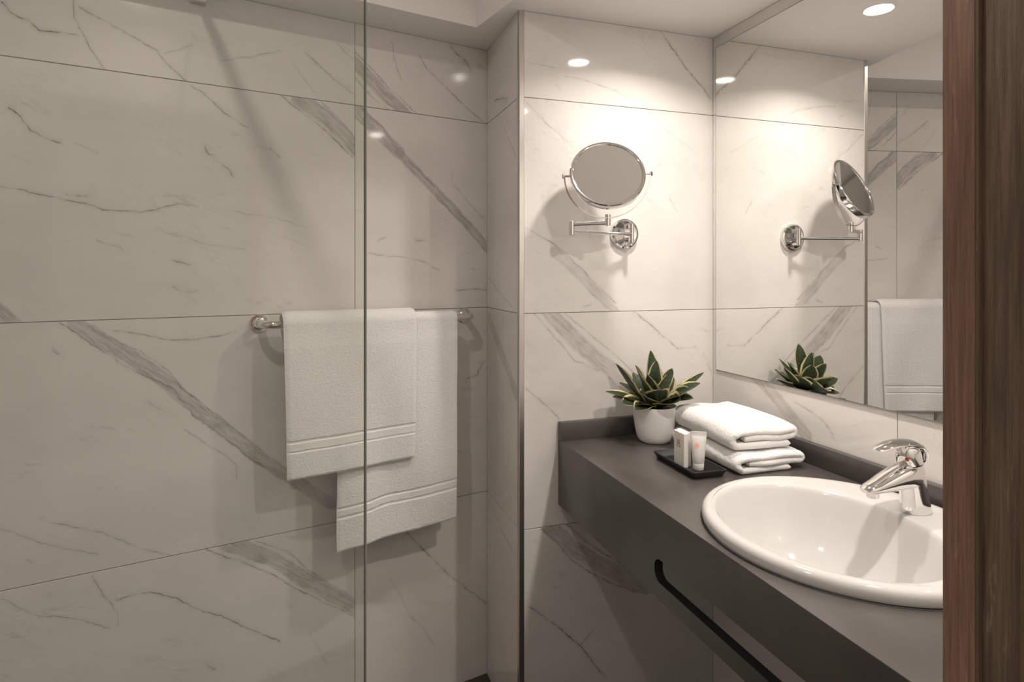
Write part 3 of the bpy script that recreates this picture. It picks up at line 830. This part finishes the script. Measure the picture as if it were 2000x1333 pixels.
# ------------------------------------------------------------------ round shaving mirror on a folding arm
sm = empty('shaving_mirror', (.879, YB, 1.424)); tag(sm, 'round chrome shaving mirror on a folding arm on the tiled end wall', 'mirror')
O = Vector((.879, YB, 1.424))
PL = Vector((0, 0, 0))
bm = bmesh.new()
bm_lathe(bm, [(.0445, 0), (.0445, .006), (.0430, .0105), (.0385, .0125), (.0365, .0110), (.0, .0112)], 64, axis_to((0, -1, 0), PL), True, False)
obj('wall_plate', bm, M['chrome'], sm)
H0 = Vector((.006, -.038, 0))                 # hinge on the plate
for z0_, z1_ in ((-.026, -.012), (.012, .026)):
    bm = bmesh.new()
    bm_box(bm, -.010 + H0.x, .002 + H0.x, -.038, -.010, z0_, z1_, .001)
    obj('hinge_bracket', bm, M['chrome'], sm)
def post(name, c, r, z0, z1):
    bm = bmesh.new()
    bm_lathe(bm, [(r * .85, z0), (r, z0 + .0012), (r, z1 - .0012), (r * .85, z1)], 28, Matrix.Translation((c.x, c.y, 0)))
    return obj(name, bm, M['chrome'], sm)
post('hinge_post', H0, .0065, -.028, .028)
H1 = Vector((.677, 1.506, 0)) - Vector((O.x, O.y, 0))
H2 = Vector((.763, 1.463, 0)) - Vector((O.x, O.y, 0))
post('hinge_post', H1, .0078, -.013, .0255)
post('hinge_post', H2, .0075, .011, .043)
def rod(name, a, b, r, par, n=16, m_='chrome'):
    bm = bmesh.new(); bm_tube(bm, [a, b], r, n)
    return obj(name, bm, M[m_], par)
rod('arm', H0 + Vector((0, 0, -.004)), H1 + Vector((0, 0, -.004)), .0057, sm)
rod('arm', H1 + Vector((0, 0, .0165)), H2 + Vector((0, 0, .0185)), .0057, sm)
# head
yaw, tilt = math.radians(19), math.radians(24)
RH = .1015
HC = Vector((.7610, 1.4625, 1.5715)) - O
right = Vector((math.cos(yaw), -math.sin(yaw), 0))           # horizontal axis of the disc
nrm0 = Vector((-math.sin(yaw), -math.cos(yaw), 0))           # facing before the tilt
nrm = (nrm0 * math.cos(tilt) + Vector((0, 0, 1)) * math.sin(tilt)).normalized()
upv = nrm.cross(right) if nrm.cross(right).z > 0 else right.cross(nrm)
AX = Matrix(((right.x, upv.x, nrm.x, HC.x), (right.y, upv.y, nrm.y, HC.y), (right.z, upv.z, nrm.z, HC.z), (0, 0, 0, 1)))
roll = Matrix.Rotation(math.radians(2.0), 4, 'Z')
AX = AX @ roll
bm = bmesh.new()
prof = [(RH - .0075, -.0085), (RH - .003, -.0105), (RH - .0005, -.0085), (RH, -.004), (RH, .004), (RH - .0005, .0085), (RH - .0028, .0108), (RH - .0070, .0106), (RH - .0098, .0088), (RH - .0105, .0070)]
bm_lathe(bm, prof, 96, AX, False, False)
fr_ = obj('frame', bm, M['chrome'], sm)
bm = bmesh.new()
bm_lathe(bm, [(RH - .0072, -.0075), (RH - .0072, .0075)], 96, AX)
obj('mirror_disc', bm, M['mirror'], sm, smooth=False)
ry_ = RH + .0135
def kn(sg):
    bm = bmesh.new()
    a = AX @ Vector((sg * (RH - .001), 0, 0)); b = AX @ Vector((sg * (RH + .014), 0, 0))
    bm_tube(bm, [a, b], .0030, 14)
    d = (b - a).normalized()
    bm_lathe(bm, [(.0035, -.002), (.0065, 0), (.0072, .0025), (.0060, .0052), (.002, .0068)], 20, axis_to(d, b))
    obj('pivot_knob', bm, M['chrome'], sm)
kn(1); kn(-1)
# yoke: half hoop that hangs plumb below the disc
bm = bmesh.new()
rr_ = Vector((AX @ Vector((1, 0, 0))) - AX.translation)
pts = []
for i in range(41):
    a = math.pi * i / 40
    pts.append(HC + rr_ * (-math.cos(a) * ry_) + Vector((0, 0, -1)) * (math.sin(a) * ry_))
bn_ = rr_.cross(Vector((0, 0, 1))).normalized()
rings = []
for i, p_ in enumerate(pts):
    o_ = (p_ - HC).normalized()
    rings.append([p_ + o_ * (.0016 * c_) + bn_ * (.0055 * s_) for c_, s_ in ((1, 1), (1, -1), (-1, -1), (-1, 1))])
bm_loft(bm, rings)
obj('yoke', bm, M['chrome'], sm, smooth=False)
yb_ = HC + Vector((0, 0, -ry_))
bm = bmesh.new(); bm_tube(bm, [yb_ + Vector((0, 0, .001)), Vector((H2.x, H2.y, .041))], .0055, 20)
obj('stem', bm, M['chrome'], sm)

# ------------------------------------------------------------------ towel rail
ZR, DR, RR = 1.174, .074, .0105
rail = empty('towel_rail', LW(.39, 0, ZR)); tag(rail, 'chrome towel rail with curved ends on the shower wall', 'towel rail')
base = LW(.39, 0, ZR)
SA, SB = .6939, .0853
def rp(s, d, z=ZR): return LW(s, d, z) - base
path = [rp(SA, .004)]
cr = .032
for i in range(0, 9):
    a = math.pi / 2 * i / 8
    path.append(rp(SA - cr + cr * math.cos(a), DR - cr + cr * math.sin(a)))
for i in range(0, 9):
    a = math.pi / 2 * (1 - i / 8)
    path.append(rp(SB + cr - cr * math.cos(a), DR - cr + cr * math.sin(a)))
path.append(rp(SB, .004))
bm = bmesh.new(); bm_tube(bm, path, RR, 24)
obj('rod', bm, M['chrome'], rail)
for s in (SA, SB):
    bm = bmesh.new()
    bm_lathe(bm, [(.0240, 0), (.0240, .0035), (.0215, .0065), (.0180, .0065), (.0165, .0085), (.0125, .0100), (.0112, .0100)], 40, axis_to(LN, rp(s, 0)), True, True)
    obj('rose', bm, M['chrome'], rail)

# ------------------------------------------------------------------ hanging bath towels
def hanging_towel(label, s0, s1, r_in, th, z_front, z_back, seed, slant, border_gap):
    t = empty('bath_towel', LW((s0 + s1) / 2, DR, z_front))
    tag(t, label, 'towel', 'bath towels on the rail')
    org = LW((s0 + s1) / 2, DR, z_front)
    rm = r_in + th / 2
    prof = []                            # (d offset, z, param) centre line from back hem to front hem
    n1 = int((ZR - z_back) / .004)
    for i in range(n1):
        prof.append((-rm, z_back + (ZR - z_back) * i / n1, 'b'))
    for i in range(17):
        a = math.pi - math.pi * i / 16
        prof.append((rm * math.cos(a), ZR + rm * math.sin(a), 't'))
    n2 = int((ZR - z_front) / .0023)
    for i in range(1, n2 + 1):
        prof.append((rm, ZR + (z_front - ZR) * i / n2, 'f'))
    nx = 72
    front, back = [], []
    P = []
    for j in range(nx + 1):
        u = j / nx
        rowp = []
        for i, (d, z, k_) in enumerate(prof):
            s = s0 + (s1 - s0) * u
            low = max(0.0, (ZR - z)) 
            lowf = min(1, low / .45)
            # gentle drape: soft vertical folds that grow towards the hem
            w = noise.noise(Vector((s * 9 + 4.1, z * 2.2, 4.1))) * .016 * lowf
            w += noise.noise(Vector((s * 22 + seed, z * 6.0, seed * 2))) * .0016 * (.3 + lowf)
            dd = d
            zz = z
            if k_ == 'f':
                dd += (.003 + .25 * (r_in - RR)) * lowf + w + .003 * min(1.0, low / .06) ** 2
                zz += slant * (u - .5) * lowf + noise.noise(Vector((s * 12, seed, 3))) * .004 * lowf
            elif k_ == 'b':
                dd += w * .4
                zz += noise.noise(Vector((s * 12, seed, 9))) * .004 * lowf
            else:
                zz += noise.noise(Vector((s * 14, seed, 1))) * .0012
            ss = s + (u - .5) * (-.018) * lowf * (1 if k_ == 'f' else .3) + noise.noise(Vector((z * 7, seed, u * 2))) * .0022 - (.016 * u * min(1.0, low / .08) if k_ == 'b' else 0.0)
            rowp.append((ss, DR + dd, zz))
        P.append(rowp)
    G = [[LW(*q) - org for q in row] for row in P]
    N_ = len(prof)
    edge = lambda j: max(0.12, min(1.0, min(j, nx - j) / 2.0)) ** .5
    fs = N_ - 1
    def half(i, j):
        z = prof[i][1]; k_ = prof[i][2]
        h = th / 2
        # woven border: two fine ridges and a flat strip above the hem
        dz = z - (z_front if k_ == 'f' else z_back)
        if k_ in 'fb':
            a, b = border_gap
            if a < dz < b:
                h *= .88
            if abs(dz - a) < .0032 or abs(dz - b) < .0032:
                h *= .55
        endf = min(1.0, min(i, fs - i) / 2.0)
        h *= max(.25, endf) ** .5 * edge(j)
        h += noise.noise(Vector((j * .9 + seed * 7, i * .9, seed))) * .0007
        return max(h, .0006)
    bm = bmesh.new()
    A = []; B = []
    for j in range(nx + 1):
        ra, rb = [], []
        for i in range(N_):
            i0, i1 = max(i - 1, 0), min(i + 1, N_ - 1)
            j0, j1 = max(j - 1, 0), min(j + 1, nx)
            nn = (G[j][i1] - G[j][i0]).cross(G[j1][i] - G[j0][i]).normalized()
            h = half(i, j)
            ra.append(bm.verts.new(G[j][i] + nn * h))
            rb.append(bm.verts.new(G[j][i] - nn * h))
        A.append(ra); B.append(rb)
    for j in range(nx):
        for i in range(N_ - 1):
            bm.faces.new((A[j][i], A[j + 1][i], A[j + 1][i + 1], A[j][i + 1]))
            bm.faces.new((B[j][i], B[j][i + 1], B[j + 1][i + 1], B[j + 1][i]))
    for i in range(N_ - 1):
        bm.faces.new((A[0][i], A[0][i + 1], B[0][i + 1], B[0][i]))
        bm.faces.new((A[nx][i], B[nx][i], B[nx][i + 1], A[nx][i + 1]))
    for j in range(nx):
        bm.faces.new((A[j][0], B[j][0], B[j + 1][0], A[j + 1][0]))
        bm.faces.new((A[j][-1], A[j + 1][-1], B[j + 1][-1], B[j][-1]))
    o = obj('cloth', bm, M['terry'], t)
    o.data.materials.append(M['border'])
    a, b = border_gap
    org_z = z_front
    for f in o.data.polygons:
        dz = f.center.z
        if a < dz < b: f.material_index = 1
    return t
hanging_towel('long white terry bath towel hanging lowest on the rail, under the shorter towel', .150, .520, RR + .0008, .0105, .566, .574, 1.3, -.026, (.092, .118))
hanging_towel('short white terry towel laid over the longer towel on the rail', .285, .650, RR + .0135, .0105, .778, .790, 4.1, -.010, (.070, .096))

# ------------------------------------------------------------------ shower screen and its support bar
GD, GS = 1.20, .770
gz1 = ZC - .028
scr = empty('shower_screen', LW(GS, GD, 0)); scr.rotation_euler = (0, 0, BE)
tag(scr, 'clear frameless glass shower screen', 'shower screen')
bm = bmesh.new(); bm_box(bm, -(1.748 - GS), -.0012, -.0025, .0025, .002, gz1)
obj('glass_panel', bm, M['glass'], scr, smooth=False)
bm = bmesh.new(); bm_box(bm, -.0012, 0, -.0025, .0025, .002, gz1)
obj('polished_edge', bm, M['glass_edge'], scr, smooth=False)
sb = empty('support_bar', LW(.840, 0, ZC - .020)); sb.rotation_euler = (0, 0, BE)
tag(sb, 'square chrome support bar from the shower wall to the glass screen', 'support bar')
bm = bmesh.new(); bm_box(bm, -.0085, .0085, -(GD - .006), -.004, -.0075, .0095, .001)
obj('bar', bm, M['steel'], sb)
bm = bmesh.new(); bm_box(bm, -.0175, .0175, -.030, 0, -.019, .0145, .0015)
obj('wall_bracket', bm, M['steel'], sb)
bm = bmesh.new(); bm_box(bm, -.015, .015, -(GD + .012), -(GD - .012), -.008, .012, .0015)
obj('glass_clamp', bm, M['steel'], sb)

# ------------------------------------------------------------------ tray with toiletries
TRC = (.8755, 1.262)
tray = empty('tray', (TRC[0], TRC[1], ZT)); tray.rotation_euler = (0, 0, math.radians(-2))
tag(tray, 'small black rectangular tray holding toiletries on the counter', 'tray')
def rrect(hx, hy, r, z, n=6):
    out = []
    for cx, cy, a0 in ((hx - r, hy - r, 0), (-hx + r, hy - r, 90), (-hx + r, -hy + r, 180), (hx - r, -hy + r, 270)):
        for i in range(n + 1):
            a = math.radians(a0 + 90 * i / n)
            out.append(Vector((cx + r * math.cos(a), cy + r * math.sin(a), z)))
    return out
bm = bmesh.new()
bm_loft(bm, [rrect(.036, .084, .004, .0), rrect(.037, .085, .004, .0012), rrect(.0445, .0925, .006, .0165), rrect(.0442, .0922, .006, .0178), rrect(.0415, .0895, .005, .0178),
             rrect(.0408, .0888, .005, .0168), rrect(.0350, .083, .004, .0042), rrect(.034, .082, .004, .0036)])
obj('dish', bm, M['black'], tray)

def carton(label, x, y, rz, logo):
    t = empty('carton', (x, y, ZT + .0038)); t.rotation_euler = (0, 0, rz)
    tag(t, label, 'carton')
    bm = bmesh.new(); bm_box(bm, -.0057, .0057, -.0230, .0230, 0, .0800, .0006, 1)
    obj('box_body', bm, M['card'], t, smooth=False)
    bm = bmesh.new(); bm_box(bm, -.0054, .0054, -.0232, .0231, .0772, .0806, .0003, 1)
    obj('lid_flap', bm, M['card'], t, smooth=False)
    if logo:
        bm = bmesh.new()     # printed mark: an outlined square with a letterform of bars, open at one side
        X = -.0058
        # y runs away from the reader's right: text reads from +y (left) to -y (right)
        def bar(y0, y1, z0, z1):
            bm_box(bm, X - .0001, X, y0, y1, z0, z1)
        cy, cz, g_ = .002, .053, 1.35
        def mark(y0, y1, z0, z1): bar(cy + y0 * g_, cy + y1 * g_, cz + z0 * g_, cz + z1 * g_)
        hw, hh = .0062, .0066
        mark(-hw, hw, hh - .0009, hh); mark(-hw, hw, -hh, -hh + .0009); mark(hw - .0009, hw, -hh, hh)
        mark(.0008, .0028, -.0046, .0046)
        mark(-.0030, .0012, .0032, .0046); mark(-.0030, .0012, -.0008, .0006)
        mark(-.0046, -.0030, .0006, .0036); mark(-.0054, -.0036, -.0052, -.0008)
        obj('printed_mark', bm, M['red'], t, smooth=False)
    return t
carton('slim cream carton with a red printed mark standing on the black tray', .8605, 1.2700, math.radians(-3), True)
carton('slim cream carton without a visible print, tucked behind the marked one', .8726, 1.2762, math.radians(-3), False)

# cosmetics tube standing on its cap
lt = empty('lotion_tube', (.8815, 1.2300, ZT + .0038)); lt.rotation_euler = (0, 0, math.radians(-32))
tag(lt, 'white plastic lotion tube with a peach printed mark standing on its cap in the tray', 'tube')
def oval(hx, hy, z, n=36):
    return [Vector((hx * math.cos(2 * math.pi * i / n), hy * math.sin(2 * math.pi * i / n), z)) for i in range(n)]
bm = bmesh.new()
bm_loft(bm, [oval(.0120, .0120, 0), oval(.0128, .0128, .0010), oval(.0130, .0130, .0150), oval(.0126, .0126, .0158)])
obj('cap', bm, M['cap'], lt)
bm = bmesh.new()
bm_loft(bm, [oval(.0128, .0128, .0160), oval(.0136, .0134, .0175), oval(.0150, .0120, .035), oval(.0164, .0098, .052), oval(.0178, .0062, .068), oval(.0186, .0024, .078), oval(.0188, .0013, .080), oval(.0188, .0012, .0895)])
obj('tube_body', bm, M['tube'], lt)
bm = bmesh.new()
# round printed mark following the front of the tube
vs2 = []
for i in range(24):
    a = 2 * math.pi * i / 24
    px_, pz_ = -.004 + .0048 * math.cos(a), .0575 + .0062 * math.sin(a)
    t_ = (pz_ - .052) / .016
    hx, hy = .0164 + .0014 * t_, .0098 - .0036 * t_
    vs2.append((px_, -hy * math.sqrt(max(0, 1 - (px_ / hx) ** 2)) - .0003, pz_))
bm_loft(bm, [[Vector(v) for v in vs2], [Vector((v[0], v[1] + .0009, v[2])) for v in vs2]])
obj('printed_mark', bm, M['peach'], lt, smooth=False)

# ------------------------------------------------------------------ folded towels
def folded_towel(label, cx, cy, rz, z0, w, length, th, seed, over, bulge):
    """one cloth folded in three: bottom layer, round fold on one side, top layer that rolls back in on the other"""
    t = empty('folded_towel', (cx, cy, z0)); t.rotation_euler = (0, 0, rz)
    tag(t, label, 'towel', 'folded towels on the counter')
    g = .0006
    c0 = th / 2
    z_b, z_m, z_t = c0, c0 + th + g, c0 + 2 * (th + g)
    xl, xr = -w / 2 + (z_t - z_b) / 2 + th / 2, w / 2 - th
    path = []
    n = 20
    for i in range(n): path.append((xr + over + (xl - xr - over) * i / n, z_b))
    R_ = (z_t - z_b) / 2
    for i in range(17):
        a = -math.pi / 2 - math.pi * i / 16
        path.append((xl + R_ * math.cos(a), (z_b + z_t) / 2 + R_ * math.sin(a)))
    for i in range(1, n): path.append((xl + (xr - xl) * i / n, z_t))
    r2 = (z_t - z_m) / 2
    for i in range(13):
        a = math.pi / 2 - math.pi * i / 12
        path.append((xr + r2 * math.cos(a) * 1.25, (z_t + z_m) / 2 + r2 * math.sin(a)))
    for i in range(1, n): path.append((xr + (xl + .004 - xr) * i / n, z_m))
    def ends(pp):      # extra points close to a cut end so that it rounds off
        a, b = Vector(pp[0]), Vector(pp[1])
        d = (b - a).normalized() * (th / 2)
        return [tuple(a + d * f_) for f_ in (0, .06, .2, .45, .75)]
    path = ends(path) + path[1:]
    path = list(reversed(ends(list(reversed(path))) + list(reversed(path))[1:]))
    m = len(path)
    cum = [0.0]
    for a, b in zip(path[:-1], path[1:]): cum.append(cum[-1] + math.hypot(b[0] - a[0], b[1] - a[1]))
    fr = [f_ * th / 2 for f_ in (0, .06, .2, .45, .75)]
    ys = fr + [th / 2 + (length - th) * i / 60 for i in range(61)] + [length - f_ for f_ in reversed(fr)]
    ny = len(ys) - 1
    def rnd(d): return math.sqrt(max(.02, 1 - max(0.0, 1 - d / (th / 2)) ** 2))
    A, B = [], []
    bm = bmesh.new()
    for j in range(ny + 1):
        v = ys[j] / length
        y = -length / 2 + ys[j]
        round_y = rnd(min(ys[j], length - ys[j]))
        ra, rb = [], []
        for i, (x, z) in enumerate(path):
            a = path[max(i - 1, 0)]; b = path[min(i + 1, m - 1)]
            tx, tz = b[0] - a[0], b[1] - a[1]
            l_ = math.hypot(tx, tz); nx, nz = -tz / l_, tx / l_
            h = th / 2 * round_y * rnd(min(cum[i], cum[-1] - cum[i]))
            puff = bulge * max(0.0, (z - z_b) / (z_t - z_b)) * math.sin(math.pi * min(1, max(0, v * .95 + .02))) * (1 - min(1, abs(x / (w * .62))) ** 2)
            sag = -.006 * max(0, (z - z_b) / (z_t - z_b)) * max(0, (.28 - v) / .28) ** 2
            wob = noise.noise(Vector((x * 16, y * 9, z * 20 + seed))) * .0042 * (0 if z < z_b + .002 else 1)
            px_ = x + noise.noise(Vector((y * 11, seed, z * 30))) * .0055
            py_ = y + noise.noise(Vector((x * 13, seed + 5, z * 60))) * .0055 * (1 if v < .5 else .6)
            pz_ = z + puff + sag + wob
            f1 = noise.noise(Vector((x * 210, y * 210, i * .7 + seed))) * .0009
            ra.append(bm.verts.new((px_ + nx * (h + f1), py_, max(.0003, pz_ + nz * (h + f1)))))
            rb.append(bm.verts.new((px_ - nx * (h + f1), py_, max(.0003, pz_ - nz * (h + f1)))))
        A.append(ra); B.append(rb)
    for j in range(ny):
        for i in range(m - 1):
            bm.faces.new((A[j][i], A[j + 1][i], A[j + 1][i + 1], A[j][i + 1]))
            bm.faces.new((B[j][i], B[j][i + 1], B[j + 1][i + 1], B[j + 1][i]))
        bm.faces.new((A[j][0], B[j][0], B[j + 1][0], A[j + 1][0]))
        bm.faces.new((A[j][-1], A[j + 1][-1], B[j + 1][-1], B[j][-1]))
    for i in range(m - 1):
        bm.faces.new((A[0][i], A[0][i + 1], B[0][i + 1], B[0][i]))
        bm.faces.new((A[ny][i], B[ny][i], B[ny][i + 1], A[ny][i + 1]))
    obj('cloth', bm, M['terry'], t)
    return t
folded_towel('flatter folded white towel lying on the counter, under the other folded towel', 1.040, 1.305, math.radians(-2), ZT + .0002, .190, .285, .0152, 2.0, -.024, .001)
folded_towel('plump folded white towel on top of the other folded towel', 1.042, 1.316, math.radians(-3), ZT + .0500, .188, .268, .0180, 8.0, -.004, .006)

# ------------------------------------------------------------------ potted plant
PC = Vector((.921, 1.4865, ZT))
pl_ = empty('potted_plant', PC); tag(pl_, 'variegated snake plant in a round white pot on the counter', 'plant')
bm = bmesh.new()
bm_lathe(bm, [(.034, 0), (.0380, .0006), (.0425, .0035), (.0470, .0100), (.0510, .0220), (.0545, .0400), (.0575, .0620), (.0600, .0860), (.0610, .0995), (.0605, .1010), (.0582, .1010), (.0574, .0990), (.0560, .0870)], 64, None, True, False)
obj('pot', bm, M['pot'], pl_)
bm = bmesh.new()
bm_lathe(bm, [(.0560, .084), (.0560, .0872), (.03, .0895), (.001, .0905)], 48)
obj('soil', bm, M['soil'], pl_)
VR = Vector((math.cos(PSI + .20), -math.sin(PSI + .20), 0))     # picture-right and towards-the-room directions at the pot
VF = Vector((-math.sin(PSI + .20), -math.cos(PSI + .20), 0))
def leaf(r, f, h, w, bow=.35, twist=0.0, cup=.25, base=None):
    """lance-shaped leaf from the pot's centre to a tip r right, f forward, h above the rim"""
    tip = VR * r + VF * f + Vector((0, 0, .100 + h))
    hd = Vector((tip.x, tip.y, 0))
    b0 = hd * .13 + Vector((0, 0, .088))
    L_ = (tip - b0).length
    ctrl = b0 + hd * .30 + Vector((0, 0, max(.0, h) * .45 + L_ * bow))
    ctrl2 = b0 + (tip - b0) * .72 + Vector((0, 0, L_ * bow * .35))
    n = 20; na = 9
    pts = []
    for i in range(n + 1):
        t = i / n
        pts.append(b0 * (1 - t) ** 3 + ctrl * (3 * t * (1 - t) ** 2) + ctrl2 * (3 * t * t * (1 - t)) + tip * t ** 3)
    bm = bmesh.new()
    uvl = bm.loops.layers.uv.new('UVMap')
    top, bot, UV = [], [], {}
    out = hd.normalized() if hd.length > .004 else VF
    for i in range(n + 1):
        t = i / n
        a = pts[max(i - 1, 0)]; b = pts[min(i + 1, n)]
        T = (b - a).normalized()
        side = Vector((0, 0, 1)).cross(out).normalized()
        side = (side - T * side.dot(T)).normalized()
        nn = side.cross(T).normalized()          # faces the inside / upper side
        if nn.dot(Vector((0, 0, 1)) - out * .6) < 0: nn = -nn
        tw = twist * t
        sd = side * math.cos(tw) + nn * math.sin(tw)
        nm = nn * math.cos(tw) - side * math.sin(tw)
        prof = (.55 + .45 * math.sin(min(1, t / .5) * math.pi / 2)) if t < .5 else max(0.0, math.cos((t - .5) / .5 * math.pi / 2)) ** .66
        prof = max(prof, .035 * (1 - t) + .012)
        hw = w / 2 * prof
        rt, rb = [], []
        for q in range(na):
            x = (q / (na - 1)) * 2 - 1
            cupv = nm * (abs(x) ** 1.7) * hw * (cup + .35 * (1 - t))
            wav = nm * math.sin(t * 9 + x * 1.5 + r * 60) * .0010 * abs(x)
            p_ = pts[i] + sd * (x * hw) + cupv + wav
            thk_ = .0011 * (1 - abs(x) * .75)
            va = bm.verts.new(p_ + nm * thk_); vb = bm.verts.new(p_ - nm * thk_)
            UV[va] = UV[vb] = ((x + 1) / 2, t)
            rt.append(va); rb.append(vb)
        top.append(rt); bot.append(rb)
    for i in range(n):
        for q in range(na - 1):
            bm.faces.new((top[i][q], top[i][q + 1], top[i + 1][q + 1], top[i + 1][q]))
            bm.faces.new((bot[i][q], bot[i + 1][q], bot[i + 1][q + 1], bot[i][q + 1]))
        bm.faces.new((top[i][0], top[i + 1][0], bot[i + 1][0], bot[i][0]))
        bm.faces.new((top[i][-1], bot[i][-1], bot[i + 1][-1], top[i + 1][-1]))
    for q in range(na - 1):
        bm.faces.new((top[0][q], bot[0][q], bot[0][q + 1], top[0][q + 1]))
        bm.faces.new((top[n][q], top[n][q + 1], bot[n][q + 1], bot[n][q]))
    for f_ in bm.faces:
        for lp in f_.loops:
            lp[uvl].uv = UV[lp.vert]
    obj('leaf', bm, M['leaf'], pl_)
for a in LEAVES:
    leaf(*a)
